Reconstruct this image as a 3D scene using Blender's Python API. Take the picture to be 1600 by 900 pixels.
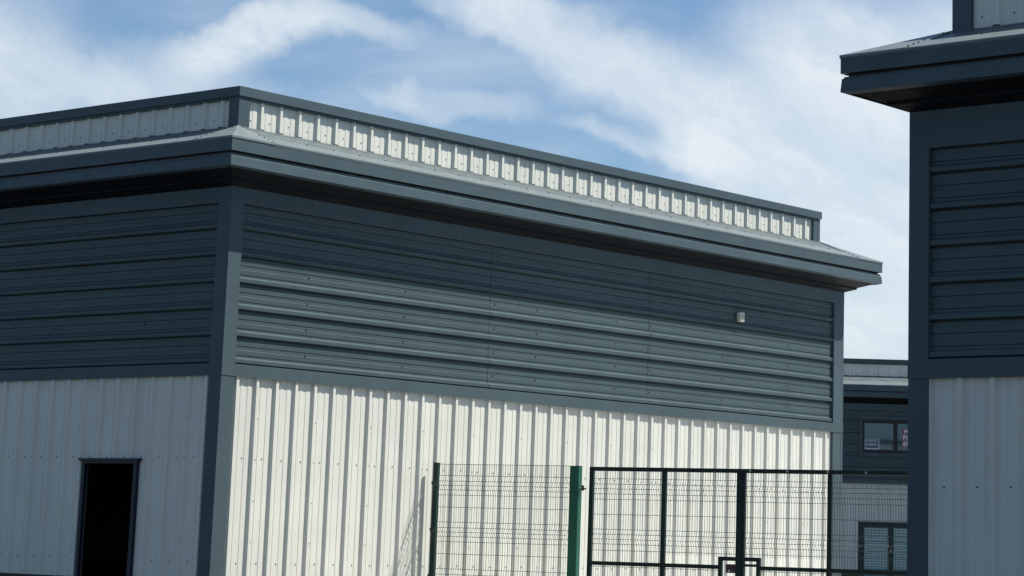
import bpy, bmesh, math, random
from mathutils import Matrix, Vector
random.seed(7)
S = bpy.context.scene
for o in list(bpy.data.objects): bpy.data.objects.remove(o)
C = S.collection
G = 3.33                      # height of the dark band's lower edge above the yard

# ------------------------------------------------------------------ camera
# real lens and a crop of a larger frame (hence the shift)
yaw, pitch, roll = 0.67943, 0.18568, 0.02848
fw = Vector((math.cos(pitch)*math.cos(yaw), math.cos(pitch)*math.sin(yaw), math.sin(pitch)))
rt = Vector((math.sin(yaw), -math.cos(yaw), 0)); up = rt.cross(fw)
cr, sr = math.cos(roll), math.sin(roll)
R_ = cr*rt + sr*up; U_ = -sr*rt + cr*up
cd = bpy.data.cameras.new('camera'); cam = bpy.data.objects.new('camera', cd); C.objects.link(cam)
M = Matrix((R_, U_, -fw)).transposed().to_4x4(); M.translation = Vector((-20.0341, -22.4029, G-1.8565))
cam.matrix_world = M
cd.sensor_width = 36; cd.lens = 3753.94/1600*36
cd.shift_x = (800-974.97)/1600; cd.shift_y = (138.58-450)/1600
cd.clip_start = .1; cd.clip_end = 5000
S.camera = cam

# ------------------------------------------------------------------ sky and sun
SUN_AZ, SUN_EL = math.radians(49), math.radians(54.9)   # azimuth from -Y towards +X
sd = Vector((math.sin(SUN_AZ)*math.cos(SUN_EL), -math.cos(SUN_AZ)*math.cos(SUN_EL), math.sin(SUN_EL)))
W = bpy.data.worlds.new('World'); S.world = W; W.use_nodes = True
nt = W.node_tree; N = nt.nodes; Lk = nt.links; N.clear()
def nn(t, **k):
    n = N.new(t)
    for a, b in k.items(): setattr(n, a, b)
    return n
out = nn('ShaderNodeOutputWorld'); bg = nn('ShaderNodeBackground'); bg.inputs[1].default_value = .055
Lk.new(bg.outputs[0], out.inputs[0])
sky = nn('ShaderNodeTexSky', sky_type='NISHITA', sun_disc=False)
sky.sun_elevation = SUN_EL; sky.sun_rotation = math.atan2(sd.x, sd.y)
sky.air_density = 1.0; sky.dust_density = .6; sky.ozone_density = 1.5; sky.altitude = 50
tc = nn('ShaderNodeTexCoord')
def mathn(op, a, b=None, clamp=False):
    n = nn('ShaderNodeMath', operation=op, use_clamp=clamp)
    for i, v in enumerate((a, b)):
        if v is None: continue
        if isinstance(v, (int, float)): n.inputs[i].default_value = v
        else: Lk.new(v, n.inputs[i])
    return n.outputs[0]
def noise(scale, det, rough, vec, dist=0, nrm=True):
    n = nn('ShaderNodeTexNoise'); n.inputs['Scale'].default_value = scale; n.inputs['Detail'].default_value = det
    n.inputs['Roughness'].default_value = rough; n.inputs['Distortion'].default_value = dist
    Lk.new(vec, n.inputs['Vector']); return n
# the direction, pushed about by noise so that cloud edges turn wispy
nz = noise(7, 6, .62, tc.outputs['Generated'])
sub = nn('ShaderNodeVectorMath', operation='SUBTRACT'); Lk.new(nz.outputs['Color'], sub.inputs[0]); sub.inputs[1].default_value = (.5, .5, .5)
scl = nn('ShaderNodeVectorMath', operation='SCALE'); Lk.new(sub.outputs[0], scl.inputs[0]); scl.inputs['Scale'].default_value = .075
add = nn('ShaderNodeVectorMath', operation='ADD'); Lk.new(tc.outputs['Generated'], add.inputs[0]); Lk.new(scl.outputs[0], add.inputs[1])
def skydir(x, y):
    return (fw + R_*((x-974.97)/3753.94) - U_*((y-138.58)/3753.94)).normalized()
# cloud masses of this sky: centre, half-length, half-height, tilt (deg), density
masses = [((40,130),190,80,-8,.75), ((-80,70),200,90,10,.6), ((330,110),130,60,14,.85), ((430,80),150,52,10,.8), ((560,60),170,40,-4,.5), ((240,190),230,55,0,.5),
          ((760,20),110,50,-30,.7), ((870,70),190,70,-28,.85), ((1010,120),170,60,-30,.75), ((1170,200),260,85,-34,.95), ((1330,100),220,130,-12,.9), ((1330,340),330,170,-25,.95),
          ((1085,235),75,34,-30,.85), ((985,215),110,26,-8,.5), ((720,180),170,34,4,.42), ((655,160),20,34,0,.35), ((640,195),70,20,0,.3), ((1260,460),320,160,0,.9), ((560,-20),120,12,0,.3),
          ((1600,200),300,300,0,.9), ((1000,620),1100,150,-4,.45)]
tot = None
for (px, py), rx, ry, tilt, dens in masses:
    d = skydir(px, py)
    h = Vector((d.y, -d.x, 0)).normalized(); v = h.cross(d)
    t = math.radians(tilt); a = math.cos(t)*h + math.sin(t)*v; b = -math.sin(t)*h + math.cos(t)*v
    Rm = Matrix((a, d, b)).transposed()
    mp = nn('ShaderNodeMapping', vector_type='TEXTURE')
    mp.inputs['Location'].default_value = d; mp.inputs['Rotation'].default_value = Rm.to_euler()
    mp.inputs['Scale'].default_value = (rx/3754*1.25, .5, ry/3754*1.25)
    Lk.new(add.outputs[0], mp.inputs['Vector'])
    ln = nn('ShaderNodeVectorMath', operation='LENGTH'); Lk.new(mp.outputs[0], ln.inputs[0])
    mr = nn('ShaderNodeMapRange', interpolation_type='SMOOTHERSTEP'); Lk.new(ln.outputs['Value'], mr.inputs[0])
    mr.inputs[1].default_value = 1.15; mr.inputs[2].default_value = .1; mr.inputs[3].default_value = 0; mr.inputs[4].default_value = dens
    inv = mathn('SUBTRACT', 1, mr.outputs[0])
    tot = inv if tot is None else mathn('MULTIPLY', tot, inv)
mass = mathn('SUBTRACT', 1, tot)
# thin high cloud over the whole dome
mpw = nn('ShaderNodeMapping'); mpw.inputs['Scale'].default_value = (1, 1, 2.6); mpw.inputs['Rotation'].default_value = (.25, -.2, .4); Lk.new(tc.outputs['Generated'], mpw.inputs[0])
n2 = noise(2.6, 7, .6, mpw.outputs[0], .6)
mr2 = nn('ShaderNodeMapRange', interpolation_type='SMOOTHSTEP'); Lk.new(n2.outputs['Fac'], mr2.inputs[0])
mr2.inputs[1].default_value = .48; mr2.inputs[2].default_value = .74; mr2.inputs[4].default_value = .60
# fine streaks drawn out along the wind
dm = skydir(800, 200); hm = Vector((dm.y, -dm.x, 0)).normalized(); vm = hm.cross(dm); ta = math.radians(-24)
am = math.cos(ta)*hm + math.sin(ta)*vm; bm_ = -math.sin(ta)*hm + math.cos(ta)*vm
mps = nn('ShaderNodeMapping', vector_type='TEXTURE'); mps.inputs['Rotation'].default_value = Matrix((am, dm, bm_)).transposed().to_euler()
mps.inputs['Scale'].default_value = (2.6, 1.5, 1); Lk.new(add.outputs[0], mps.inputs['Vector'])
n3 = noise(34, 9, .66, mps.outputs[0], .5)
mr3 = nn('ShaderNodeMapRange'); Lk.new(n3.outputs['Fac'], mr3.inputs[0])
mr3.inputs[1].default_value = .3; mr3.inputs[2].default_value = .7; mr3.inputs[3].default_value = .66; mr3.inputs[4].default_value = 1.16
dn = mathn('MULTIPLY', mass, mr3.outputs[0])
cov = mathn('MAXIMUM', dn, mathn('MULTIPLY', mr2.outputs[0], .8), True)
cov = mathn('ADD', mathn('MULTIPLY', cov, .88), .04, True)
tint = nn('ShaderNodeMix', data_type='RGBA', blend_type='MULTIPLY'); tint.inputs[0].default_value = 1
Lk.new(sky.outputs[0], tint.inputs[6]); tint.inputs[7].default_value = (.97, 1.23, 1.43, 1)
mixc = nn('ShaderNodeMix', data_type='RGBA'); Lk.new(cov, mixc.inputs[0]); Lk.new(tint.outputs[2], mixc.inputs[6])
mixc.inputs[7].default_value = (10.4, 11.2, 11.8, 1)
Lk.new(mixc.outputs[2], bg.inputs[0])

sl = bpy.data.lights.new('sun', 'SUN'); sl.energy = 5.0; sl.angle = math.radians(.55); sl.color = (1, .96, .885)
so = bpy.data.objects.new('sun', sl); C.objects.link(so); so.rotation_euler = sd.to_track_quat('Z', 'Y').to_euler(); so.location = sd*60

S.view_settings.view_transform = 'Standard'; S.view_settings.look = 'None'
S.view_settings.exposure = .52; S.view_settings.gamma = 1; S.view_settings.use_curve_mapping = False

# ------------------------------------------------------------------ materials
def mat(name, col, rough=.5, metal=0, spec=.5, var=.06, vscale=1.5, streak=0, dirt=None, bump=0, bscale=3, coat=0, rnd=.03, fleck=0):
    m = bpy.data.materials.new(name); m.use_nodes = True; t = m.node_tree; b = t.nodes['Principled BSDF']; L = t.links
    def n(ty, **k):
        q = t.nodes.new(ty)
        for a, c in k.items(): setattr(q, a, c)
        return q
    b.inputs['Metallic'].default_value = metal; b.inputs['Roughness'].default_value = rough
    b.inputs['Specular IOR Level'].default_value = spec; b.inputs['Coat Weight'].default_value = coat
    geo = n('ShaderNodeNewGeometry'); P = geo.outputs['Position']
    def ns(sc, det, vec=None, rg=.55):
        q = n('ShaderNodeTexNoise'); q.inputs['Scale'].default_value = sc; q.inputs['Detail'].default_value = det; q.inputs['Roughness'].default_value = rg
        L.new(vec if vec else P, q.inputs['Vector']); return q.outputs['Fac']
    def mix(f, a, c, bt='MIX'):
        q = n('ShaderNodeMix', data_type='RGBA', blend_type=bt)
        for i, v in ((0, f), (6, a), (7, c)):
            if isinstance(v, (int, float)): q.inputs[i].default_value = v
            elif isinstance(v, tuple): q.inputs[i].default_value = (*v, 1)
            else: L.new(v, q.inputs[i])
        return q.outputs[2]
    def mrange(v, a, c, lo, hi):
        q = n('ShaderNodeMapRange'); L.new(v, q.inputs[0])
        for i, x in enumerate((a, c, lo, hi)): q.inputs[i+1].default_value = x
        return q.outputs[0]
    c0 = tuple(x*(1-var) for x in col); c1 = tuple(min(1, x*(1+var)) for x in col)
    colr = mix(mrange(ns(vscale, 5), .3, .7, 0, 1), c0, c1)
    oi = n('ShaderNodeObjectInfo')
    hs = n('ShaderNodeHueSaturation'); L.new(colr, hs.inputs['Color']); L.new(mrange(oi.outputs['Random'], 0, 1, 1-rnd, 1+rnd), hs.inputs['Value']); colr = hs.outputs[0]
    if streak:
        mp = n('ShaderNodeMapping'); mp.inputs['Scale'].default_value = (22, 22, .5); L.new(P, mp.inputs[0])
        f = mrange(ns(1, 4, mp.outputs[0], .6), .52, .78, 0, streak)
        colr = mix(f, colr, dirt or tuple(x*.45 for x in col))
    if fleck:
        f = mrange(ns(60, 2, None, .7), .68, .78, 0, fleck); colr = mix(f, colr, tuple(x*.5 for x in col))
    L.new(colr, b.inputs['Base Color'])
    L.new(mrange(ns(vscale*4, 4), .3, .7, max(.05, rough-.09), min(1, rough+.09)), b.inputs['Roughness'])
    if bump:
        bp = n('ShaderNodeBump'); bp.inputs['Distance'].default_value = bump; bp.inputs['Strength'].default_value = 1
        L.new(ns(bscale, 2), bp.inputs['Height']); L.new(bp.outputs[0], b.inputs['Normal'])
    return m
WHITE = mat('pale_grey_coated_steel', (.635, .635, .565), .45, spec=.3, streak=.30, dirt=(.33, .33, .29), var=.045, bump=.002, bscale=2.5, rnd=.035, fleck=.12)
ANTH = mat('anthracite_flashing_steel', (.064, .093, .105), .42, spec=.15, var=.07, streak=.10, dirt=(.10, .12, .13), bump=.004, bscale=1.6, rnd=.05, fleck=.2)
ANTHC = mat('anthracite_cladding_steel', (.060, .090, .096), .42, spec=.15, var=.07, streak=.08, dirt=(.09, .11, .115), bump=.002, bscale=2, rnd=.04, fleck=.2)
ROOF = mat('weathered_roof_flashing', (.098, .120, .124), .5, spec=.3, var=.16, vscale=4, streak=.2, dirt=(.08, .09, .09), bump=.003, fleck=.3)
EAVE = mat('pale_eaves_flashing', (.155, .185, .185), .45, spec=.4, var=.10, vscale=4, streak=.15, dirt=(.12, .13, .13), bump=.002, fleck=.2)
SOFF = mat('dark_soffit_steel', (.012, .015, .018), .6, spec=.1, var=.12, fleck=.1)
WSCREW = mat('grey_screw_head', (.10, .105, .105), .5, var=0)
SCREW = mat('dark_screw_head', (.02, .024, .03), .5, var=0)
BLK = mat('black_rubber', (.012, .012, .014), .6, var=.05)
GREEN = mat('green_powder_coat', (.010, .088, .052), .42, spec=.3, var=.08, rnd=.01, fleck=.2)
DGREEN = mat('dark_green_powder_coat', (.004, .022, .016), .4, spec=.25, var=.1, rnd=.01, fleck=.2)
GATEC = mat('black_green_gate_paint', (.003, .012, .010), .4, spec=.25, var=.1, rnd=.01, fleck=.3)
WIRE = mat('dark_green_wire', (.012, .05, .035), .42, var=.05)
GALV = mat('galvanised_steel', (.45, .46, .48), .4, metal=.9, var=.1, vscale=20)
RUST = mat('maroon_lock_case', (.035, .006, .010), .45, var=.15, vscale=20)
NAVY = mat('navy_frame_paint', (.010, .019, .032), .4, spec=.25, var=.06)
PLAS = mat('off_white_plastic', (.70, .68, .58), .45, var=.04, vscale=30)
PLAS2 = mat('aged_grille_plastic', (.42, .42, .32), .6, var=.1, vscale=60)
ASPH = mat('yard_asphalt', (.045, .046, .048), .85, var=.25, vscale=3, bump=.004, bscale=60, rnd=0)
CONC = mat('concrete', (.20, .20, .19), .8, var=.12, vscale=2, bump=.003, bscale=30)
BOUNCE = mat('pale_bounce_concrete', (.42, .41, .39), .85, var=.1, vscale=2, bump=.003, bscale=30)  # pale tone for the added slab that lightens the shaded wall
PLAST = mat('interior_plaster', (.32, .36, .38), .8, var=.05)
BLIND = mat('pale_blind_slat', (.80, .84, .78), .55, var=.06, vscale=8)
SIGNW = mat('white_print', (.72, .72, .74), .6, var=.02)
SIGNR = mat('red_print', (.26, .09, .11), .6, var=.08)
SIGNB = mat('blue_grey_print', (.08, .13, .18), .6, var=.08)
ROOM = mat('room_wall', (.12, .20, .27), .9, var=.1, vscale=.8)  # blue put into the wall to stand in for sky reflected in the panes
glass = bpy.data.materials.new('window_glass'); glass.use_nodes = True
gt = glass.node_tree; gt.nodes.clear()
go = gt.nodes.new('ShaderNodeOutputMaterial'); gm = gt.nodes.new('ShaderNodeMixShader'); g1 = gt.nodes.new('ShaderNodeBsdfTransparent'); g2 = gt.nodes.new('ShaderNodeBsdfGlossy')
g1.inputs[0].default_value = (.76, .88, .94, 1); g2.inputs[0].default_value = (.70, .88, 1, 1); g2.inputs['Roughness'].default_value = .03
fr = gt.nodes.new('ShaderNodeFresnel'); fr.inputs[0].default_value = 1.45
fa = gt.nodes.new('ShaderNodeMath'); fa.operation = 'ADD'; fa.inputs[1].default_value = .03; gt.links.new(fr.outputs[0], fa.inputs[0])
gt.links.new(fa.outputs[0], gm.inputs[0]); gt.links.new(g1.outputs[0], gm.inputs[1]); gt.links.new(g2.outputs[0], gm.inputs[2]); gt.links.new(gm.outputs[0], go.inputs[0])

# ------------------------------------------------------------------ helpers
class MB:
    def __init__(s): s.v = []; s.f = []
    def quadbox(s, P):      # 8 points: bottom 4 ccw, top 4
        i = len(s.v); s.v += P
        s.f += [(i, i+3, i+2, i+1), (i+4, i+5, i+6, i+7)] + [(i+a, i+(a+1) % 4, i+4+(a+1) % 4, i+4+a) for a in range(4)]
    def box(s, fr, s0, s1, d0, d1, z0, z1):
        s.quadbox([fr(a, b, c) for c in (z0, z1) for a, b in ((s0, d1), (s1, d1), (s1, d0), (s0, d0))])
    def prism(s, A, B):     # two matching polygons
        n = len(A); i = len(s.v); s.v += A + B
        s.f += [tuple(range(i+n-1, i-1, -1)), tuple(range(i+n, i+2*n))]
        s.f += [(i+k, i+(k+1) % n, i+n+(k+1) % n, i+n+k) for k in range(n)]
    def tube(s, a, b, r, n=8):
        a, b = Vector(a), Vector(b); d = (b-a).normalized(); x = d.orthogonal().normalized(); y = d.cross(x)
        s.prism([tuple(a + r*(math.cos(t)*x+math.sin(t)*y)) for t in [2*math.pi*k/n for k in range(n)]],
                [tuple(b + r*(math.cos(t)*x+math.sin(t)*y)) for t in [2*math.pi*k/n for k in range(n)]])
    def build(s, name, m, parent=None, smooth=False, kind=None, bevel=0):
        me = bpy.data.meshes.new(name); me.from_pydata(s.v, [], s.f)
        bm = bmesh.new(); bm.from_mesh(me); bmesh.ops.recalc_face_normals(bm, faces=bm.faces[:])
        if bevel: bmesh.ops.bevel(bm, geom=bm.edges[:], offset=bevel, segments=2, affect='EDGES', profile=.6)
        bm.to_mesh(me); bm.free()
        me.materials.append(m)
        o = bpy.data.objects.new(name, me); C.objects.link(o)
        if parent: o.parent = parent
        if kind: o['kind'] = kind
        return o
def thing(name, label, cat, loc, rotz=0, group=None):
    o = bpy.data.objects.new(name, None); C.objects.link(o); o.location = loc; o.rotation_euler = (0, 0, rotz)
    o.empty_display_size = .3
    o['label'] = label; o['category'] = cat
    if group: o['group'] = group
    return o
def frame(O, u, n):         # wall frame: s along, d outwards, z up
    def f(s, d, z): return (O[0]+u[0]*s+n[0]*d, O[1]+u[1]*s+n[1]*d, z)
    return f
P_ = 1/3
CR, FL, DP = .042, .024, .035      # crown, flank, rib depth of the trapezoidal sheet
def profile(a0, a1, phase, pan, low=None):
    """points (a, d) of the ribbed sheet between a0 and a1; a crown starts at phase + k*P_; pan = d of the flat pan"""
    def key(k):
        x = phase + k*P_
        e = x+CR+FL
        st = ((.030, .034, .089, .093), (.144, .148, .204, .208))
        p = [(x-(low or FL), pan), (x, pan+DP), (x+CR, pan+DP), (e, pan)]
        if low:     # sideways sheets: swages, plus slots added below ribs and swages to deepen shade lines
            p = [(x-low-.019, pan), (x-low-.018, pan-.026), (x-low-.001, pan-.026)] + p
            for q0, q1, q2, q3 in st:
                p += [(e+q0-.009, pan), (e+q0-.0085, pan-.014), (e+q0-.0005, pan-.014), (e+q0, pan+.003), (e+q2, pan+.0035), (e+q3, pan)]
        else:
            for q0, q1, q2, q3 in st: p += [(e+q0, pan), (e+q1, pan+.0038), (e+q2, pan+.0038), (e+q3, pan)]
        return p
    k0 = math.floor((a0-phase)/P_)-2; k1 = math.ceil((a1-phase)/P_)+2
    pts = []
    for k in range(k0, k1): pts += key(k)
    def at(a):
        for (x0, y0), (x1, y1) in zip(pts, pts[1:]):
            if x0 <= a <= x1 and x1 > x0: return y0 + (y1-y0)*(a-x0)/(x1-x0)
    return [(a0, at(a0))] + [q for q in pts if a0+1e-5 < q[0] < a1-1e-5] + [(a1, at(a1))]
def sheet(mb, fr, pr, b0, b1, back, vert=True):
    """strips with quads only; ribs run vertically (vert) or along the wall"""
    n = len(pr); i = len(mb.v)
    q = (lambda a, d, b: fr(a, d, b)) if vert else (lambda a, d, b: fr(b, d, a))
    for b in (b0, b1):
        mb.v += [q(a, d, b) for a, d in pr] + [q(a, back, b) for a, d in pr]
    F, Bk, F2, B2 = i, i+n, i+2*n, i+3*n
    for k in range(n-1):
        mb.f += [(F+k, F+k+1, F2+k+1, F2+k), (F+k, F+k+1, Bk+k+1, Bk+k), (F2+k, F2+k+1, B2+k+1, B2+k)]
    mb.f += [(Bk, Bk+n-1, B2+n-1, B2), (F, F2, B2, Bk), (F+n-1, F2+n-1, B2+n-1, Bk+n-1)]
def screw(mb, fr, s, d, z, r=.0105, h=.009):
    n = 6; pts = lambda dd, rr: [fr(s+rr*math.cos(t), dd, z+rr*math.sin(t)) for t in [2*math.pi*k/n for k in range(n)]]
    mb.prism(pts(d, r*1.25), pts(d+.0025, r*1.25)); mb.prism(pts(d+.0025, r*.7), pts(d+h, r*.6))

# ------------------------------------------------------------------ an industrial unit
def ring(mb, prof, fr, L, s0, s1, zoff):
    """extrude the closed (d,z) profile from s0 to s1; None = mitred corner"""
    A = [fr(-d if s0 is None else s0, d, z+zoff) for d, z in prof]
    B = [fr(L+d if s1 is None else s1, d, z+zoff) for d, z in prof]
    mb.prism(A, B)
LV = dict(b=0, bt=.147, ct=2.147, wt=2.344, lb=2.518, gt=2.64, fb=2.70, ft=2.874, pb=3.168, rt=3.532, cb=3.566, c=3.688)
def pieces(L, joints):
    js = [None]+sorted(j for j in joints if .2 < j < L-.2)+[None]
    return list(zip(js, js[1:]))
def unit(name, label, loc, rotz, LX, LY, lv, z0, sides, ground, o=.458, q=.304, cp=.0225):
    """sides: dict side -> options for walls that are seen; other walls are plain"""
    T = thing(name, label, 'building', (loc[0], loc[1], ground), rotz)
    zo = z0-ground
    frs = dict(W=(frame((0, LY), (0, -1), (-1, 0)), LY), S=(frame((0, 0), (1, 0), (0, -1)), LX),
               E=(frame((LX, 0), (0, 1), (1, 0)), LY), N=(frame((LX, LY), (-1, 0), (0, 1)), LX))
    z = {k: v+zo for k, v in lv.items()}
    for sd_, (fr, L) in frs.items():
        op = sides.get(sd_)
        jj = op.get('joints', {}) if op else {}
        # canopy: upper fascia, lower fascia, groove, soffit, roof slope
        up_ = [(o, lv['ft']-.014), (o, lv['fb']), (o-.0225, lv['fb']), (o-.0225, lv['ft']-.03)]
        ls0 = lambda d: lv['wt'] + (lv['lb']-lv['wt'])*d/o
        lo_ = [(o-.0225, lv['gt']+.003), (o-.021, lv['gt']+.003), (o-.009, lv['gt']-.007), (o, lv['lb']), (o-.056, ls0(o-.056)), (o-.056, lv['lb']+.02), (o-.0225, lv['lb']+.02)]
        gr_ = [(o-.024, lv['fb']-.030), (o-.024, lv['gt']-.02), (o-.05, lv['gt']-.03), (o-.05, lv['fb']-.030)]
        gg_ = [(o-.055, lv['fb']+.03), (o-.055, lv['gt']-.03), (o-.07, lv['gt']-.03), (o-.07, lv['fb']+.03)]
        cl = .0012
        def put(nm, prof, m, js, gap=cl):
            for a, b in pieces(L, js):
                mb = MB(); ring(mb, prof, fr, L, a if a is None else a+gap, b if b is None else b-gap, zo); mb.build(nm, m, T)
        put('upper_fascia', up_, ANTH, jj.get('upper', []))
        put('lower_fascia', lo_, ANTH, jj.get('lower', []))
        put('fascia_groove', gr_, ANTH, []); put('groove_shade_strip', gg_, BLK, [])  # black strip behind the plate, put in as the upper fascia's shade
        ls = lambda d: lv['wt'] + (lv['lb']-lv['wt'])*d/o
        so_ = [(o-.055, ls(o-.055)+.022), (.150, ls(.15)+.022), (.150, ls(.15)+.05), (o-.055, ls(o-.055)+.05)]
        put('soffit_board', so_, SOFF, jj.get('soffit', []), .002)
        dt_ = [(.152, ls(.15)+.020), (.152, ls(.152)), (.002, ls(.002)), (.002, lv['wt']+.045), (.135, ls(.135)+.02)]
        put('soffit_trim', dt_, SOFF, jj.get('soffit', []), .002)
        sl_ = lambda d: lv['ft'] + (lv['pb']-lv['ft'])*(o-d)/(o+q)
        rf_ = [(o+.003, sl_(o)-.001), (-q-.03, sl_(-q-.03)), (-q-.03, sl_(-q-.03)-.03), (o-.006, sl_(o)-.03), (o+.003, sl_(o)-.03)]
        put('canopy_roof', rf_, ROOF, [])
        ef_ = [(o+.006, sl_(o)+.004), (o-.30, sl_(o-.30)+.008), (o-.30, sl_(o-.30)+.001), (o+.006, sl_(o)-.012)]
        put('eaves_flashing', ef_, EAVE, jj.get('upper', []))
        bs_ = [(-q+.075, sl_(-q+.075)+.006), (-q-.01, sl_(-q)+.012), (-q-.01, sl_(-q)), (-q+.075, sl_(-q+.075)+.001)]
        put('parapet_apron', bs_, ROOF, [])
        # parapet
        LQ = L-q
        cp_ = [(-q+cp, lv['c']), (-q+cp, lv['cb']), (-q+cp-.012, lv['cb']), (-q+cp-.012, lv['c']-.02), (-q-.34, lv['c']-.04), (-q-.34, lv['c']-.012)]
        put('parapet_capping', cp_, ANTH, jj.get('cap', []))
        cl_ = [(-q-.004, lv['rt']), (-q-.004, lv['c']-.03), (-q-.05, lv['c']-.03), (-q-.05, lv['rt'])]
        put('capping_closure', cl_, ANTH, [])
        pc_ = [(-q-.075, lv['pb']-.06), (-q-.3, lv['pb']-.06), (-q-.3, lv['c']-.05), (-q-.075, lv['c']-.05)]
        put('parapet_core', pc_, SOFF, [])
        for e, w in ((q, 1), (LQ, -1)):      # corner flashings of the parapet
            mb = MB(); a, b = sorted((e, e+w*op_get(op, 'pw', .19)))
            mb.box(fr, a, b, -q-.056, -q, z['pb']-.01, z['rt']+.02) if w == 1 else mb.box(fr, a, b-.001, -q-.056, -q-.001, z['pb']-.01, z['rt']+.02)
            mb.build('parapet_corner_flashing', ANTH, T)
        ph = op_get(op, 'pphase', .3)
        a0, a1 = q+.05, LQ-.05
        if op and op.get('split'):
            a = a0; k = 0
            cuts = [ph-.0+j*P_ + CR*.5 for j in range(-6, 400, 3)]
            cuts = [a0]+[c for c in cuts if a0+.1 < c < min(a1, op.get('far', 1e9))-.1]+[a1]
            for c0, c1 in zip(cuts, cuts[1:]):
                mb = MB(); sheet(mb, fr, profile(c0, c1, ph, -q-.05), z['pb']-.02, z['rt']+.015, -q-.074); mb.build('parapet_panel', WHITE, T)
        else:
            mb = MB(); sheet(mb, fr, profile(a0, a1, ph, -q-.05), z['pb']-.02, z['rt']+.015, -q-.074); mb.build('parapet_panel', WHITE, T)
        # upper wall: head flashing, corner flashings, ribbed sheets laid sideways, middle band
        hd_ = [(0, lv['wt']+.01), (0, lv['ct']), (-.006, lv['ct']-.004), (-.056, lv['ct']), (-.056, lv['wt']+.01)]
        put('head_flashing', hd_, ANTH, jj.get('head', []))
        bd_ = [(.003, lv['b']), (.003, lv['bt']), (-.05, lv['bt']+.012), (-.05, lv['b']+.01), (-.012, lv['b'])]
        put('band_flashing', bd_, ANTH, jj.get('band', []))
        fwid = op_get(op, 'fw', (.21, .21))
        for e, w, wd in ((0, 1, fwid[0]), (L, -1, fwid[1])):
            for (za, zb, dd) in ((z['bt']+.001, z['ct']-.001, -.001), (0.02, z['b']-.002, -.003)):
                mb = MB(); a, b = sorted((e, e+w*wd)); mx = 0 if w == 1 else 0
                if w == 1: mb.box(fr, a-.0, b, -.056, dd, za, zb)
                else: mb.box(fr, a, b+dd-.0005, -.056, dd, za, zb)
                mb.build('corner_flashing', ANTH, T)
        hz = op_get(op, 'hphase', lv['bt']+.024)+zo
        cw = op_get(op, 'windows', [])
        rows = [z['bt']+.005, z['bt']+1.045, z['ct']-.004] if z['ct']-z['bt'] > 1.2 else [z['bt']+.005, z['ct']-.004]
        cols = [.03]+[c for c in jj.get('clad', [])]+[L-.03]
        if not op: cols = [.03, L-.03]; rows = [rows[0], rows[-1]]
        for r0, r1 in zip(rows, rows[1:]):
            for c0, c1 in zip(cols, cols[1:]):
                segs = [(c0+.004, c1-.004, r0, r1)]
                for (w0, w1, y0, y1) in cw:
                    ns_ = []
                    for (A0, A1, B0, B1) in segs:
                        y0_, y1_ = y0+zo, y1+zo
                        if A1 <= w0 or A0 >= w1 or B1 <= y0_ or B0 >= y1_: ns_.append((A0, A1, B0, B1)); continue
                        if A0 < w0: ns_.append((A0, w0, B0, B1))
                        if A1 > w1: ns_.append((w1, A1, B0, B1))
                        if B0 < y0_: ns_.append((max(A0, w0), min(A1, w1), B0, y0_))
                        if B1 > y1_: ns_.append((max(A0, w0), min(A1, w1), y1_, B1))
                    segs = ns_
                for (A0, A1, B0, B1) in segs:
                    mb = MB(); sheet(mb, fr, profile(B0, B1, hz, -.05, .013), A0, A1, -.11, vert=False); mb.build('horizontal_panel', ANTHC, T)
        # lower wall: upright sheets of three ribs
        ph = op_get(op, 'phase', .3); op_holes = op_get(op, 'openings', [])
        a0, a1 = .03, L-.03
        cuts = [a0, a1]
        if op and op.get('split'):
            cc = [ph+op.get('lap', 0)*P_ + j*P_ + CR*.5 for j in range(-6, 400, 3)]
            cuts = [a0]+[c for c in cc if a0+.15 < c < min(a1, op.get('far', 1e9))-.15]+[a1]
        pl = z0-2.505-ground + (0 if op is None else op.get('plinth', 0))
        zt_ = z['b']+.02
        for c0, c1 in zip(cuts, cuts[1:]):
            segs = [(c0, c1, pl-.01, zt_)]
            for (w0, w1, y1) in op_holes:
                ns_ = []
                for (A0, A1, B0, B1) in segs:
                    if A1 <= w0 or A0 >= w1: ns_.append((A0, A1, B0, B1)); continue
                    if A0 < w0: ns_.append((A0, w0, B0, B1))
                    if A1 > w1: ns_.append((w1, A1, B0, B1))
                    ns_.append((max(A0, w0), min(A1, w1), y1+zo, B1))
                segs = ns_
            for (A0, A1, B0, B1) in segs:
                mb = MB(); sheet(mb, fr, profile(A0, A1, ph, -.05), B0, B1, -.11); mb.build('upright_panel', WHITE, T)
        # dark plinth below the sheets
        ps = [0]+[v for (w0, w1, _) in op_holes for v in (w0, w1)]+[L]
        for a, b in zip(ps[::2], ps[1::2]):
            mb = MB(); mb.box(fr, a+(.0 if a == 0 else 0), b-(.113 if b == L else 0), -.112, .0 if True else 0, -.05, pl); mb.build('plinth', BLK, T)
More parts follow.
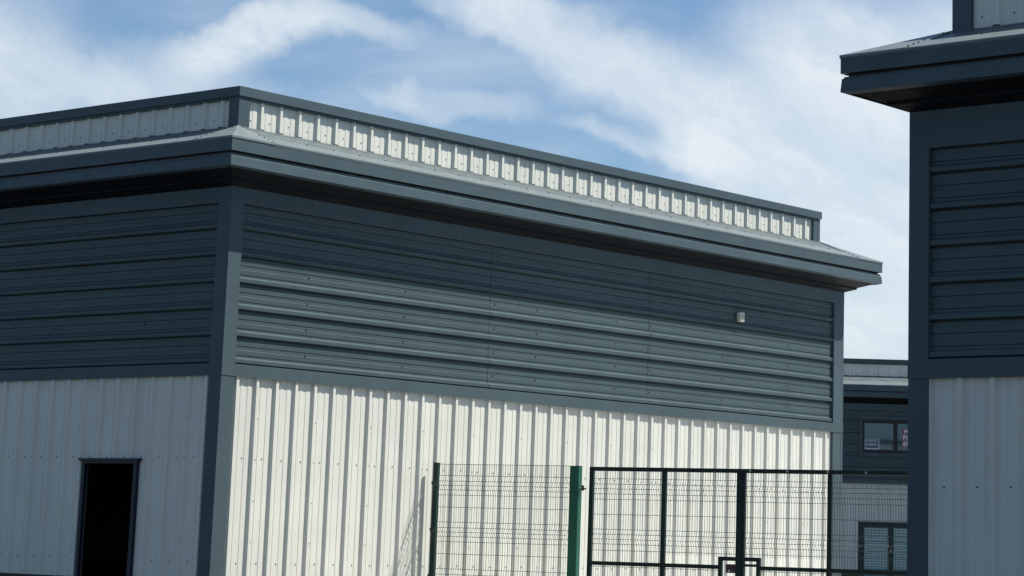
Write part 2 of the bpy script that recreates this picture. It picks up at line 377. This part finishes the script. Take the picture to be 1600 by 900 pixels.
        # screws
        if op:
            mb = MB(); mw = MB(); far = op.get('far', 1e9)
            for cs in op.get('cladscrews', []):
                k = 0
                while z['bt']+.17+k*P_ < z['ct']-.1:
                    screw(mb, fr, cs, -.05+.0035, z['bt']+.194-.005+(op.get('hoff', 0))+k*P_); k += 1
            sx = .5
            while sx < min(L, far)-.4 and z['ct']-z['bt'] > 1.2:
                screw(mb, fr, sx, -.015, z['bt']+.024+3*P_+.03, .0055, .006); sx += .335
            nr = int(min(L, far)/P_)
            for k in range(-2, nr+1):
                s_ = ph+.0+k*P_+CR+FL+.118
                if .25 < s_ < L-.3:
                    for zz in (-.995, -2.27):
                        if any(w0-.05 < s_ < w1+.05 and zz < y1 for (w0, w1, y1) in op_holes): continue
                        if z['b']+zz > pl+.05: screw(mw, fr, s_, -.05, z['b']+zz+op.get('soff', 0)+.004*math.sin(k*1.7), .0085)
                if (k-op.get('lap', 0)) % 3 == 0 and .2 < s_-.2:
                    for zz in (-.5, -1.0, -1.51, -2.01):
                        if any(w0-.05 < s_-.139 < w1+.05 and zz < y1 for (w0, w1, y1) in op_holes): continue
                        if s_-.139 > .25 and s_-.139 < L-.3: screw(mw, fr, s_-.139, -.015, z['b']+zz, .006)
                s2 = op.get('pphase', .3)+k*P_+CR+FL+.118
                if q+.2 < s2 < LQ-.22: screw(mw, fr, s2, -q-.05, z['pb']+.122+.006*math.sin(k*2.1), .008)
            k = 0
            while op.get('gs', .1)+k*.478 < min(L+o, far)-.02:
                screw(mb, fr, op.get('gs', .1)+k*.478, o-.024, z['gt']+.020, .010, .01)
                sx = op.get('gs', .1)+k*.478
                dn_ = o-.285
                if sx > .6 and sx < L-.6:
                    pz = sl_(dn_)+zo+.007; mb.tube(fr(sx, dn_, pz-.002), fr(sx, dn_, pz+.012), .010, 6)
                k += 1
            for (a, b, l) in ((0, 1, 1), (1, -1, 1)):   # screw rows on the hip cover plates
                for dd in (o-.03, o-.12, o-.2, o-.3, o-.62):
                    sx = .25 if a == 0 else L-.25
                    pz = sl_(dd)+zo+.012; mb.tube(fr(sx, dd, pz-.002), fr(sx, dd, pz+.011), .009, 6)
            mb.build('fixing_screw', SCREW, T, kind='stuff'); mw.build('sheet_screw', WSCREW, T, kind='stuff')
            # foam fillers showing as dark dots under the parapet ribs
            mb = MB()
            for k in range(-2, nr+1):
                s2 = op.get('pphase', .3)+k*P_
                if q+.2 < s2 < LQ-.22: mb.box(fr, s2-.012, s2+CR+.012, -q-.05, -q-.004, z['pb']-.0, z['pb']+.022)
            mb.build('rib_filler', BLK, T, kind='stuff')
        # hip cover plates
        for e, w in ((0, -1), (L, 1)):
            hp = [(o+.009, sl_(o)+.008), (-q-.0, sl_(-q)+.016), (-q, sl_(-q)+.010), (o+.009, sl_(o)-.016)]
            mb = MB()
            A = [fr(e+w*d, d, zz+zo) for d, zz in hp]; B = [fr(e-w*.28, d, zz+zo-.001) for d, zz in hp]
            mb.prism(A, B); mb.build('hip_cover_plate', EAVE, T)
    # closed roof deck, floor slab
    mb = MB(); mb.box(frame((0, 0), (1, 0), (0, 1)), q+.15, LX-q-.15, q+.15, LY-q-.15, z['pb']-.12, z['pb']-.03); mb.build('roof_deck', SOFF, T)
    mb = MB(); mb.box(frame((0, 0), (1, 0), (0, 1)), .12, LX-.12, .12, LY-.12, -.1, .04); mb.build('floor_slab', CONC, T)
    mb = MB()      # steel closer between wall head and parapet
    for sd_, (fr, L) in frs.items():
        ring(mb, [(-.115, lv['wt']-.05), (-.115, lv['pb']-.13), (-.5, lv['pb']-.13), (-.5, lv['wt']-.05)], fr, L, None, None, zo)
    mb.build('eaves_beam', SOFF, T)
    return T, frs, zo
def op_get(op, k, d): return op.get(k, d) if op else d

# ground
mb = MB(); mb.box(lambda s, d, z: (s, d, z), -900, 1500, -900, 1500, -.3, 0); g = mb.build('ground', ASPH); g['kind'] = 'structure'

mb = MB(); mb.box(lambda s, d, z: (s, d, z), 1.0, 30, -9.5, 14, -.2, .004); g = mb.build('bounce_slab', BOUNCE); g['kind'] = 'structure'  # unseen pale slab, added in front of the wall to bounce sunlight onto it
# ---- the near unit, corner towards the camera
LX1, LY1 = 13.759, 12.0
wf = dict(split=True, joints=dict(head=[LY1-3.44, LY1-6.4, LY1-9.4], band=[LY1-3.0, LY1-6.0, LY1-9], upper=[LY1-4.6, LY1-8], lower=[LY1-3.2, LY1-6.2, LY1-9], cap=[LY1-2.9, LY1-5.9, LY1-8.9], soffit=[LY1-.25, LY1-3.44, LY1-6.4, LY1-9.4], clad=[LY1-5.2]),
          phase=LY1-.317-35*P_, pphase=LY1-.671-34*P_, fw=(.235, .235), openings=[(LY1-2.56, LY1-1.48, -1.045)],
          cladscrews=[LY1-1.558, LY1-3.356, LY1-5.1, LY1-6.9, LY1-8.7, LY1-10.5], gs=.1, lap=1)
sf = dict(split=True, joints=dict(head=[1.379, 4.265, 7.214, 10.15, 13.084], band=[3.28, 6.302, 9.846, 12.4], upper=[3.0, 7.9, 13.129], lower=[1.3, 4.288, 7.244, 10.156, 12.697], cap=[2.9, 5.9, 8.9, 12.35], soffit=[.27, 4.265, 7.214, 10.15], clad=[4.924, 8.51]),
          phase=.2715, pphase=.704-.3333*0, fw=(.215, .29), cladscrews=[1.432, 3.22, 5.024, 5.935, 7.738, 8.56, 10.414, 12.197], gs=-.371, lap=1)
T1, F1, zo1 = unit('industrial_unit', 'near grey industrial unit with pale ribbed lower walls, dark upper cladding and open doorway', (0, 0), 0, LX1, LY1, LV, G, dict(W=wf, S=sf), 0)
# doorway in the shaded wall
fr = F1['W'][0]; zd = G-1.045
a, b = LY1-2.56, LY1-1.48
mb = MB(); mb.box(fr, a, b, -.055, .0, zd-.035, zd-.001); head = mb.build('door_head', NAVY, T1)
mb = MB(); mb.box(fr, a-.045, b+.045, -.05, .022, zd, zd+.03); mb.build('drip_flashing', NAVY, T1)
for s0, s1 in ((a, a+.062), (b-.062, b)):
    mb = MB(); mb.box(fr, s0, s1, -.055, -.001, .04, zd-.036); mb.build('door_jamb', NAVY, T1)
mb = MB(); mb.box(fr, a+.062, b-.062, -.16, .02, .0, .04); mb.build('door_threshold', CONC, T1)
# small box on the cladding
bx = thing('wall_box', 'small off white plastic box mounted high on the dark ribbed cladding', 'junction box', (10.80, .03, G+1.592))
fb = frame((0, 0), (1, 0), (0, -1))
mb = MB(); mb.box(fb, -.058, .058, .0, .07, 0, .145); mb.build('housing', PLAS, bx, bevel=.006)
mb = MB(); mb.box(fb, -.038, .038, .0705, .076, .022, .123); mb.build('grille', PLAS2, bx, bevel=.002)

# ---- the unit at the right edge, its shaded side towards us
Y2 = -10.872; LY2, LX2 = 9.0, 9.0
LV2 = dict(b=0, bt=.167, ct=2.076, wt=2.419, lb=2.576, gt=2.703, fb=2.748, ft=2.911, pb=3.19, rt=3.56, cb=3.60, c=3.72)
w2 = dict(split=True, joints=dict(head=[3.1, 6.1], band=[3.4, 6.6], upper=[3.6], lower=[3.1, 6.0], cap=[3], soffit=[.5, 3.1, 6.1], clad=[4.4]),
          phase=.497, pphase=.755-.04, fw=(.208, .21), pw=.195, hphase=.167+.024, cladscrews=[2.0, 3.8, 5.6], gs=-.1, lap=2, soff=.045)
T2, F2, zo2 = unit('industrial_unit', 'dark shaded industrial unit cut off by the right edge, its canopy overhead', (-1.6, Y2-LY2), 0, LX2, LY2, LV2, G-.367, dict(W=w2), 0, o=.456, q=.28)

# ---- the far unit seen between the two
ang = math.radians(-51.373)
u3 = Vector((math.cos(ang), math.sin(ang))); B0 = Vector((40.0126, 17.3723)) - u3*6.0
s3 = dict(split=True, joints=dict(head=[4, 7], band=[3, 6.9], upper=[7.2], lower=[6.55, 9.4], cap=[4, 9], clad=[4.4]),
          phase=6.05+.012, pphase=6.05+.012, windows=[(6.47, 8.62, .80, 1.97)], openings=[(6.47, 8.45, -1.12)], cladscrews=[2, 3.8, 10.2], gs=.1, lap=1)
T3, F3, zo3 = unit('industrial_unit', 'distant industrial unit behind the gate with signs in an upstairs window', (B0.x, B0.y), ang, 14, 10, LV, G-.02, dict(S=s3), 0)
fr = F3['S'][0]; z3 = zo3
def boxo(nm, m, par, fr, s0, s1, d0, d1, za, zb, bev=0):
    mb = MB(); mb.box(fr, s0, s1, d0, d1, za, zb); return mb.build(nm, m, par, bevel=bev)
# upstairs window
wa, wb, wz0, wz1 = 6.55, 8.54, .90+z3, 1.885+z3
wn = boxo('window_surround', ANTH, T3, fr, 6.47, 6.549, -.112, -.002, .80+z3, 1.97+z3)
boxo('surround_piece', ANTH, wn, fr, 8.541, 8.62, -.112, -.002, .80+z3, 1.97+z3)
boxo('surround_piece', ANTH, wn, fr, 6.55, 8.54, -.112, -.003, 1.886+z3, 1.97+z3)
boxo('surround_piece', ANTH, wn, fr, 6.55, 8.54, -.112, .012, .80+z3, .899+z3)
wn = boxo('window_frame', BLK, T3, fr, wa, wb, -.10, -.03, 1.775+z3, wz1)
boxo('frame_rail', BLK, wn, fr, wa, wb, -.10, -.03, wz0, 1.0+z3)
for s0, s1 in ((wa, 6.622), (7.478, 7.598), (8.45, wb)): boxo('mullion', BLK, wn, fr, s0, s1, -.10, -.031, 1.0+z3, 1.775+z3)
for s0, s1 in ((6.622, 7.478), (7.598, 8.45)): boxo('window_pane', glass, T3, fr, s0, s1, -.072, -.066, 1.0+z3, 1.775+z3)
mb = MB(); mb.box(fr, 6.3, 8.8, -1.2, -1.15, .5+z3, 2.1+z3); mb.build('room_wall', ROOM, T3)
# outlined notice in the left pane
nb = boxo('notice', SIGNB, T3, fr, 6.632, 7.055, -.0655, -.0635, 1.012+z3, 1.318+z3)
for nm, s0, s1, za, zb in (('notice_border', 6.632, 7.055, 1.012, 1.038), ('notice_border', 6.632, 7.055, 1.306, 1.318), ('notice_border', 6.632, 6.645, 1.038, 1.306), ('notice_border', 7.040, 7.055, 1.038, 1.306)):
    boxo(nm, SIGNW, nb, fr, s0, s1, -.0635, -.0620, za+z3, zb+z3)
mb = MB()
random.seed(3)
for row, h, w in ((1.235, .042, .022), (1.118, .072, .034)):
    s_ = 6.665
    while s_ < 7.02-w:
        mb.box(fr, s_, s_+w*.35, -.0635, -.0622, row+z3, row+h+z3)
        if random.random() < .7: mb.box(fr, s_+w*.35, s_+w, -.0635, -.0622, row+z3+random.choice((0, h*.4, h*.75)), row+z3+random.choice((0, h*.4, h*.75))+h*.25) if False else mb.box(fr, s_+w*.35, s_+w, -.0635, -.0622, row+z3+h*.38, row+z3+h*.62)
        s_ += w*1.45
mb.build('blurred_print', SIGNW, nb, kind='stuff')
def text(body, size, s, z, m, parent, fr_ang, d=-.0628, bold=.006):
    cu = bpy.data.curves.new('lettering', 'FONT'); cu.body = body; cu.size = size; cu.extrude = .0008; cu.offset = bold
    t = bpy.data.objects.new('lettering', cu); C.objects.link(t)
    bpy.context.view_layer.update()
    me = bpy.data.meshes.new_from_object(t.evaluated_get(bpy.context.evaluated_depsgraph_get())); bpy.data.objects.remove(t)
    me.transform(Matrix.Rotation(math.radians(90), 4, 'X')); me.transform(Matrix.Translation(Vector(fr(s, d, z))))
    me.materials.clear(); me.materials.append(m)
    o_ = bpy.data.objects.new('lettering', me); C.objects.link(o_); o_.parent = parent; return o_
nr_ = boxo('notice', SIGNR, T3, fr, 7.735, 8.10, -.0655, -.0635, 1.115+z3, 1.655+z3)
nr_['label'] = 'red notice with white letters'
text('BU', .16, 7.80, 1.49+z3, SIGNW, nr_, ang); text('FO', .19, 7.755, 1.315+z3, SIGNW, nr_, ang)
boxo('printed_rule', SIGNW, nr_, fr, 7.79, 8.0, -.0635, -.0622, 1.262+z3, 1.278+z3)
text('071', .14, 7.765, 1.135+z3, SIGNW, nr_, ang)
# glazed doors with blinds
da, db, dz = 6.476, 8.45, -1.133+z3
fm = boxo('door_frame', NAVY, T3, fr, da, db, -.115, -.02, dz-.13, dz)
boxo('frame_trim', NAVY, fm, fr, da-.03, db+.03, -.05, .015, dz+.001, dz+.03)
for s0, s1 in ((da, 6.64), (7.36, 7.50), (8.30, db)): boxo('frame_post', NAVY, fm, fr, s0, s1, -.115, -.021, .04, dz-.131)
boxo('frame_rail', NAVY, fm, fr, da, db, -.115, -.02, .03, .22)
boxo('door_handle', GALV, fm, fr, 7.41, 7.43, -.02, .03, 1.32, 1.43)
for s0, s1 in ((6.64, 7.36), (7.50, 8.30)):
    boxo('door_pane', glass, T3, fr, s0, s1, -.085, -.08, .22, dz-.13)
    mb = MB(); zz = .25
    while zz < dz-.16:
        P = [fr(s0+.02, -.14, zz), fr(s1-.02, -.14, zz), fr(s1-.02, -.152, zz+.050), fr(s0+.02, -.152, zz+.050)]
        mb.quadbox(P + [(x, y, h+.002) for x, y, h in P]); zz += .075
    mb.build('venetian_blind', BLIND, T3, kind='stuff')
mb = MB(); mb.box(fr, 6.2, 8.8, -1.6, -1.55, .04, 2.6); mb.build('room_wall', ROOM, T3)

# ------------------------------------------------------------------ mesh fence and gates
A = Vector((3.84, -.08)); kd = Vector((.24, -1)).normalized()
fn = Vector((kd.y, -kd.x))      # fence normal, towards -X (the camera's side)
ff = lambda s, d, z: (kd.x*s+fn.x*d, kd.y*s+fn.y*d, z)
def at(t, d=0, z=0): p = A+kd*t+fn*d; return (p.x, p.y, z)
zt = G-.925
VZ = [0, .15, .222, .280, .338, .405, .565, .760, .832, .890, .948, 1.015, 1.175, 1.37, 1.442, 1.50, 1.558, 1.625, 1.785, 1.98, 2.052, 2.11, 2.168, 2.235, 2.34]
BULGE = {3: .068, 9: .068, 15: .068, 21: .068, 2: .020, 4: .020, 8: .020, 10: .020, 14: .020, 16: .020, 20: .020, 22: .020}
def wires(T, t0, t1, ztop, zmin, off=0, zs=VZ):
    """t relative to the thing; upright wires joined, cross wires each their own part"""
    pts = [(BULGE.get(i, 0)+off, ztop-dz) for i, dz in enumerate(zs) if ztop-dz > zmin-.001]
    mb = MB(); n = int((t1-t0)/.034); r = .0026
    for k in range(n+1):
        t = t0+(t1-t0)*k/n
        base = len(mb.v)
        for d, z in pts: mb.v += [ff(t-r, d, z), ff(t, d-r, z), ff(t+r, d, z), ff(t, d+r, z)]
        for j in range(len(pts)-1):
            i = base+4*j
            mb.f += [(i+a, i+(a+1) % 4, i+4+(a+1) % 4, i+4+a) for a in range(4)]
        e = base+4*(len(pts)-1)
        mb.f += [(base, base+3, base+2, base+1), (e, e+1, e+2, e+3)]
    mb.build('upright_wires', WIRE, T, kind='stuff')
    for d, z in pts:
        mb = MB(); mb.tube(ff(t0, d+.005, z), ff(t1, d+.005, z), .0033, 6); mb.build('cross_wire', WIRE, T)
# fence panel with its wall post
F = thing('mesh_fence', 'green wire mesh fence panel running from the pale wall to the gate post', 'fence', at(0))
mb = MB(); mb.box(ff, -.035, .035, -.03, .03, 0, zt+.012); mb.build('fence_post', DGREEN, F, bevel=.005)
mb = MB(); mb.box(ff, -.039, .039, -.034, .034, zt+.012, zt+.02); mb.build('post_cap', BLK, F)
wires(F, .0, 2.02, zt, .03, .033)
for zz in (.25, .86, 1.46, 2.07):
    mb = MB(); mb.box(ff, -.045, .045, .03, .05, zt-zz-.02, zt-zz+.02); mb.build('clamp', BLK, F, bevel=.004)
# gate posts
def gate_post(lab, t, hs):
    Pst = thing('gate_post', lab, 'post', at(t))
    mb = MB(); mb.box(ff, -.065, .065, -.055, .055, 0, zt-.006); mb.build('post_tube', GREEN, Pst, bevel=.006)
    mb = MB(); mb.box(ff, -.068, .068, -.058, .058, zt-.006, zt+.002); mb.build('post_cap', DGREEN, Pst, bevel=.002)
    for zz in (.29, 1.95):
        z = zt-zz
        mb = MB(); mb.tube(ff(hs*.06, 0, z), ff(hs*.155, 0, z), .0095, 8); hg = mb.build('hinge_bolt', GALV if False else BLK, Pst)
        mb = MB(); mb.tube(ff(hs*.068, 0, z), ff(hs*.082, 0, z), .019, 6); mb.build('hinge_nut', GALV, hg)
        mb = MB(); mb.box(ff, min(hs*.095, hs*.115), max(hs*.095, hs*.115), -.02, .02, z-.025, z+.045); mb.build('hinge_eye', BLK, hg, bevel=.003)
    return Pst
gate_post('thick green square gate post between mesh fence and first gate leaf', 2.085, 1)
gate_post('green square gate post at the far right end of the gate, beside the dark building', 6.93, -1)
# gate leaves
RAILZ = 1.205
def leaf(lab, t0, t1, lockside, clips):
    T = thing('mesh_gate', lab, 'gate', at(t0), group='pair of mesh gates')
    w = t1-t0; zt_ = zt-.005; r = .029
    def bar(nm, s0, s1, z0, z1, m=GATEC, d0=-r, d1=r): mb = MB(); mb.box(ff, s0, s1, d0, d1, z0, z1); return mb.build(nm, m, T, bevel=.004)
    bar('top_rail', 0, w, zt_-.053, zt_)
    bar('stile', 0, .055, .08, zt_-.0535); bar('stile', w-.055, w, .08, zt_-.0535)
    bar('middle_upright', w/2-.029, w/2+.029, .131, zt_-.0535, d0=-r+.001, d1=r-.001)
    bar('bottom_rail', .0505, w-.0505, .08, .13)
    zr = zt-RAILZ
    bw = .24
    if lockside > 0:
        x0, x1 = w-.05-bw, w-.0505
        bar('middle_rail', .0505, x0, zr-.05, zr)
        lb0 = x0
        bar('lock_box_side', x0, x0+.05, zr-.36, zr+.105); bar('lock_box_top', x0+.0505, x1, zr+.055, zr+.105); bar('lock_box_bottom', x0+.0505, x1, zr-.20, zr-.15)
        mb = MB(); mb.box(ff, x0+.105, x1+.01, -.03, .03, zr-.095, zr+.015); lk = mb.build('lock_case', RUST, T, bevel=.012)
        mb = MB(); mb.tube(ff(x0+.16, .03, zr-.07), ff(x0+.16, .045, zr-.07), .016, 10); mb.build('lock_keyhole', GALV, lk)
        ws = [(.05, w-.05)]
    else:
        x0, x1 = .0505, .05+.17
        bar('middle_rail', x1+.0505, w-.0505, zr-.05, zr)
        bar('lock_box_side', x1, x1+.05, zr-.36, zr+.105); bar('lock_box_top', x0, x1-.0005, zr+.055, zr+.105); bar('keep_bar', x0, x1-.0005, zr-.01, zr+.022)
        bar('stop_plate', -.03, .02, .2, zt_-.06, GATEC, .03, .036)
        ws = [(.05, w-.05)]
    # mesh in two fields
    zs = [.155, .224, .286, .35, .418, .61, .80, .862, .924, .986, 1.065]
    BUL = {2: .068, 1: .02, 3: .02, 8: .068, 7: .02, 9: .02}
    def field(t0_, t1_, pts):
        mb = MB(); n = max(2, int((t1_-t0_)/.034)); q_ = .0026
        for k in range(1, n):
            t = t0_+(t1_-t0_)*k/n; base = len(mb.v)
            for d, z in pts: mb.v += [ff(t-q_, d, z), ff(t, d-q_, z), ff(t+q_, d, z), ff(t, d+q_, z)]
            for j in range(len(pts)-1):
                i = base+4*j; mb.f += [(i+a, i+(a+1) % 4, i+4+(a+1) % 4, i+4+a) for a in range(4)]
        mb.build('upright_wires', WIRE, T, kind='stuff')
        for d, z in pts[1:-1]:
            mb = MB(); mb.tube(ff(t0_, d+.005, z), ff(t1_, d+.005, z), .0033, 6); mb.build('cross_wire', WIRE, T)
    up_pts = [(.0, zt-.05)]+[(BUL.get(i, 0), zt-dz) for i, dz in enumerate(zs)]+[(0, zr+.0)]
    lo_pts = [(0, zr-.05), (0, zr-.065)]+[(b, zr-.05-dz) for b, dz in ((0, .2), (.02, .27), (.055, .33), (.02, .39), (0, .46), (0, .62))]+[(0, .13)]
    if lockside > 0:
        field(.05, w/2-.025, up_pts); field(w/2+.025, w-.05, [p_ for p_ in up_pts[:-1]]+[(0, zr+.105)])
    else:
        field(.05, w/2-.025, [p_ for p_ in up_pts[:-1]]+[(0, zr+.105)]); field(w/2+.025, w-.05, up_pts)
    field(.05 if lockside > 0 else .28, w-.3 if lockside > 0 else w-.05, lo_pts)
    for c in clips:
        mb = MB()
        n = 8
        mb.tube(ff(c, .025, zt_-.025), ff(c, .032, zt_-.025), .014, n); mb.tube(ff(c, .032, zt_-.025), ff(c, .038, zt_-.025), .009, n)
        mb.build('rivet', GALV, T)
    return T
leaf('left leaf of the dark green mesh gate, hinged to the thick post', 2.292, 4.416, 1, [])
leaf('right leaf of the dark green mesh gate, passing behind the dark building', 4.424, 6.79, -1, [.12, .62, 1.16, 1.66, 2.24])
